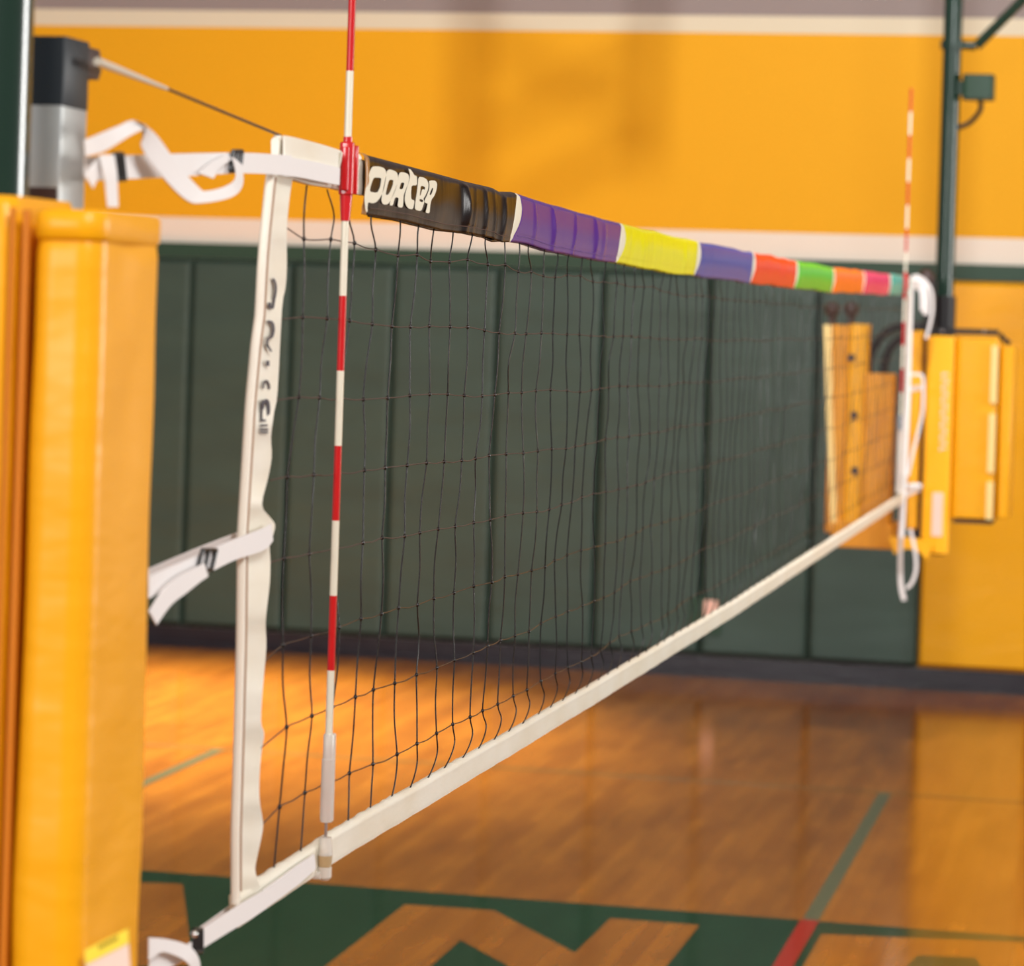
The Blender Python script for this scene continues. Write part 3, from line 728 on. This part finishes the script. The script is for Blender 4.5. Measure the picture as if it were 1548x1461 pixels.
# ================================================================== antennas
def antenna(x, y, T, label, near_):
    t = thing('net_antenna', label, 'antenna', (x, y, T-1.0), 'net antennas')
    R_ = .0052; b = MB(); z = T+.8; k = 0
    while z > T-.895:
        z1 = max(z-.1, T-.9); b.tube([(x, y, z), (x, y, z1)], R_, (M_red if k % 2 == 0 else M_white_gloss), 6 if near_ else 8); z = z1; k += 1
    b.build('rod', t, smooth=75)
    b = MB(); b.tube([(x, y, T+.005), (x, y, T+.012)], .0062, M_redp, 12); b.rbox((x-.009, y-.010, T-.066), (x+.010, y+.006, T+.005), M_redp, .005)
    b.rbox((x-.004, y+.006, T-.064), (x+.013, y+.013, T+.001), M_redp, .003); b.rbox((x-.004, y-.016, T-.06), (x+.006, y-.009, T-.002), M_redp, .003)
    b.tube([(x, y, T-.066), (x, y, T-.1)], [.0085, .0062], M_redp, 14); b.build('clamp', t)
    return t
an = antenna(.016, -.057, 2.2405, 'tall red and white striped antenna at the near end of the net', True)
x, y = .016, -.057
b = MB(); z1, z0 = at(503, 1110, 1, y).z, at(493, 1243, 1, y).z
b.tube([(x, y, z0), (x, y, z0+.004), (x, y, z1-.034), (x, y, z1-.033), (x, y, z1-.002), (x, y, z1)], [.0075, .0086, .0086, .0072, .0072, .006], M_clear, 16)
b.rbox((x-.002, y+.004, z0), (x+.008, y+.0095, z1), M_clear, .003); b.build('holder_tube', an)
b = MB(); zp = at(490, 1266, 1, y).z; b.tube([(x, y, zp-.006), (x, y, z0+.01)], .002, M_chrome, 10); b.build('pin', an)
zl = at(490, 1331, 1, y).z
b = MB(); b.tube([(x, y, zp-.024), (x, y, zp)], [.0098, .0078], M_clear, 14); cl = b.build('base_clip', an)
b = MB(); b.tube([(x, y, zl+.018), (x, y, zp-.024)], [.0085, .0098], M_amber, 14); b.tube([(x, y, zl), (x, y, zl+.004), (x, y, zl+.018)], [.006, .0095, .0095], M_clear, 14)
b.rbox((x-.03, y-.01, zl+.002), (x-.002, y+.008, zl+.012), M_clear, .003); b.build('clip_body', cl)
fa = antenna(.016, 8.86, 2.232, 'distant red and white striped antenna at the far end of the net', False)
b = MB(); b.tube([(.016, 8.86, 1.30), (.016, 8.86, 1.62)], .011, M_clear, 12); b.build('holder_tube', fa)
b = MB(); b.tube([(.016, 8.86, 1.57), (.016, 8.86, 1.635)], .0125, M_chrome, 12); b.build('holder_collar', fa)

# ================================================================== straps at the near end
def rib(edges, m=M_web, th=.0016, n=6):
    """edges: list of (ax, ay, bx, by, X) - both edges of a strap as seen, with their distance from the net plane"""
    A = spline([at(e[0], e[1], 0, e[4]) for e in edges], n); B = spline([at(e[2], e[3], 0, e[4]+(e[5] if len(e) > 5 else 0)) for e in edges], n)
    b = MB(); b.sheet(A, B, th, m); return b
def buckle(x0, y0, x1, y1, X, par, slant=0):
    P = [at(x0, y0, 0, X), at(x1, y0, 0, X), at(x1+slant, y1, 0, X), at(x0+slant, y1, 0, X)]
    b = MB()
    for i in range(4): b.tube([P[i], P[(i+1) % 4]], .0026, M_black, 8)
    c1 = (P[0]+P[1])/2; c2 = (P[2]+P[3])/2; b.tube([c1, c2], .0024, M_black, 8)
    return b.build('buckle', par, label='black buckle')
s1 = thing('tension_strap', 'white webbing strap with twisted loose tail, level with the top tape', 'strap', at(300, 250, 0, .012), 'near end net straps')
rib([(128,237,128,270,.012),(145,237,145,272,.012),(250,233,252,268,.013),(365,231,367,262,.014),(440,235,440,266,.015)]).build('strap', s1)
rib([(130,250,130,274,-.012),(300,240,300,262,-.012),(410,238,410,258,-.006)]).build('back_layer', s1)
rib([(128,212,130,236,.022),(150,203,158,228,.026),(180,190,200,203,.03,.004),(202,183,224,196,.034,-.004),(232,200,214,222,.036,-.008),(268,248,246,268,.038,-.004),(300,284,282,303,.038,.002),
     (312,289,308,307,.036,.006),(340,282,350,298,.032,.004),(357,268,366,280,.028,-.004),(352,238,366,250,.022)]).build('twisted_tail', s1)
rib([(300,262,322,270,.019),(318,246,332,254,.018),(340,234,352,240,.017)]).build('tail_fold', s1)
rib([(152,234,172,234,.026),(156,262,176,262,.028),(160,285,177,285,.028),(163,313,178,313,.028)]).build('hanging_tail', s1)
rib([(150,236,162,250,.02),(138,252,150,264,.022),(130,268,140,285,.022)]).build('tail_fold', s1)
buckle(352, 229, 366, 257, .018, s1, -3); buckle(172, 233, 185, 271, .02, s1, 4)

s2 = thing('tension_strap', 'white webbing strap with hanging tail, halfway down the near net edge', 'strap', at(310, 840, 0, .01), 'near end net straps')
rib([(225,872,225,905,.014),(245,862,247,893,.014),(300,839,303,872,.014),(350,817,352,848,.015),(395,800,398,832,.016),(410,792,412,818,.016)]).build('strap', s2)
rib([(225,860,225,885,-.014),(300,828,300,850,-.014),(372,800,372,822,-.013)]).build('back_layer', s2, label='shaded back layer of the strap')
rib([(308,852,314,872,.020),(296,858,302,880,.022),(270,872,282,896,.022),(246,893,258,915,.021),(225,925,236,945,.02)]).build('hanging_tail', s2)
buckle(306, 832, 327, 862, .018, s2, -7)

s3 = thing('tension_strap', 'white webbing strap looped beside the lowest black buckle of the net', 'strap', at(320, 1400, 0, .01), 'near end net straps')
rib([(307,1404,306,1434,.014),(340,1382,343,1411,.014),(372,1362,375,1392,.014),(400,1346,402,1374,.014)]).build('strap', s3)
rib([(300,1404,300,1425,-.014),(340,1375,340,1396,-.014),(366,1356,366,1380,-.013)]).build('back_layer', s3, label='shaded back layer of the strap')
rib([(225,1418,225,1452,.02),(250,1420,244,1440,.022),(280,1428,266,1446,.024),(296,1442,280,1454,.026),(302,1462,287,1464,.026),(296,1485,284,1480,.024),(270,1500,268,1485,.022)]).build('looped_tail', s3)
rib([(225,1440,225,1475,.012),(262,1440,268,1458,.014),(290,1424,292,1440,.016)]).build('strap_end', s3)
buckle(293, 1406, 305, 1440, .018, s3, 0)
b = MB(); q = at(294, 1413, 0, .02); b.ball(q, .0045, M_chrome, 12, 8); b.build('rivet', s3)

# straps at the far end (farther right and behind the end tape)
def fribbon(pts, w, Y, par, name, m=M_web):
    A = []; B = []
    P = spline([(x, y, 0) for x, y in pts], 5)
    for i, p in enumerate(P):
        t_ = (P[min(i+1, len(P)-1)]-P[max(i-1, 0)]).normalized(); n_ = Vector((-t_.y, t_.x, 0))*w*.32
        A.append(at(p.x+n_.x, p.y+n_.y, 1, Y)); B.append(at(p.x-n_.x, p.y-n_.y, 1, Y))
    b = MB(); b.sheet(A, B, .004, m); return b.build(name, par, smooth=60)
f1 = thing('tension_strap', 'crumpled white strap bunched at the top far corner of the net', 'strap', at(1392, 440, 1, 9.6), 'far end net straps')
fribbon([(1378, 420), (1388, 422), (1396, 430), (1400, 450), (1399, 476)], 14, 9.6, f1, 'strap')
fribbon([(1384, 416), (1398, 424), (1408, 440), (1410, 465), (1406, 490), (1400, 512)], 7, 9.66, f1, 'hanging_tail')
fribbon([(1380, 432), (1392, 440), (1394, 470)], 9, 9.55, f1, 'tail_fold')
f2 = thing('tension_strap', 'white strap bowing out in a loop halfway down the far net edge', 'strap', at(1390, 640, 1, 9.55), 'far end net straps')
fribbon([(1372, 567), (1384, 566), (1394, 568), (1396, 585), (1395, 620), (1389, 650), (1380, 685), (1372, 720)], 7, 9.55, f2, 'strap')
b = MB(); b.ball(at(1386, 735, 1, 9.6), .02, M_web, 10, 8, (1.2, .7, .7)); b.tube([at(1372, 736, 1, 9.6), at(1384, 735, 1, 9.6)], .014, M_web, 8); b.build('knot', f2)
f3 = thing('tension_strap', 'long white strap end dangling below the far net edge over green pads', 'strap', at(1364, 860, 1, 9.5), 'far end net straps')
fribbon([(1364, 760), (1362, 800), (1361, 850), (1362, 885), (1367, 908)], 11, 9.42, f3, 'hanging_tail')
fribbon([(1376, 800), (1382, 825), (1385, 848), (1384, 866), (1378, 882), (1370, 890)], 8, 9.5, f3, 'looped_tail')
for par, z in ((f1, 2.2), (f2, 1.735), (f3, 1.268)):
    b = MB(); A = [(.010, 9.31, z+.012), (.02, 9.5, z+.013), (.035, 9.9, z+.014)]; b.sheet(A, [(p[0], p[1], p[2]-.025) for p in A], .002, M_web); b.build('anchor_strap', par)
bpy.context.view_layer.update()
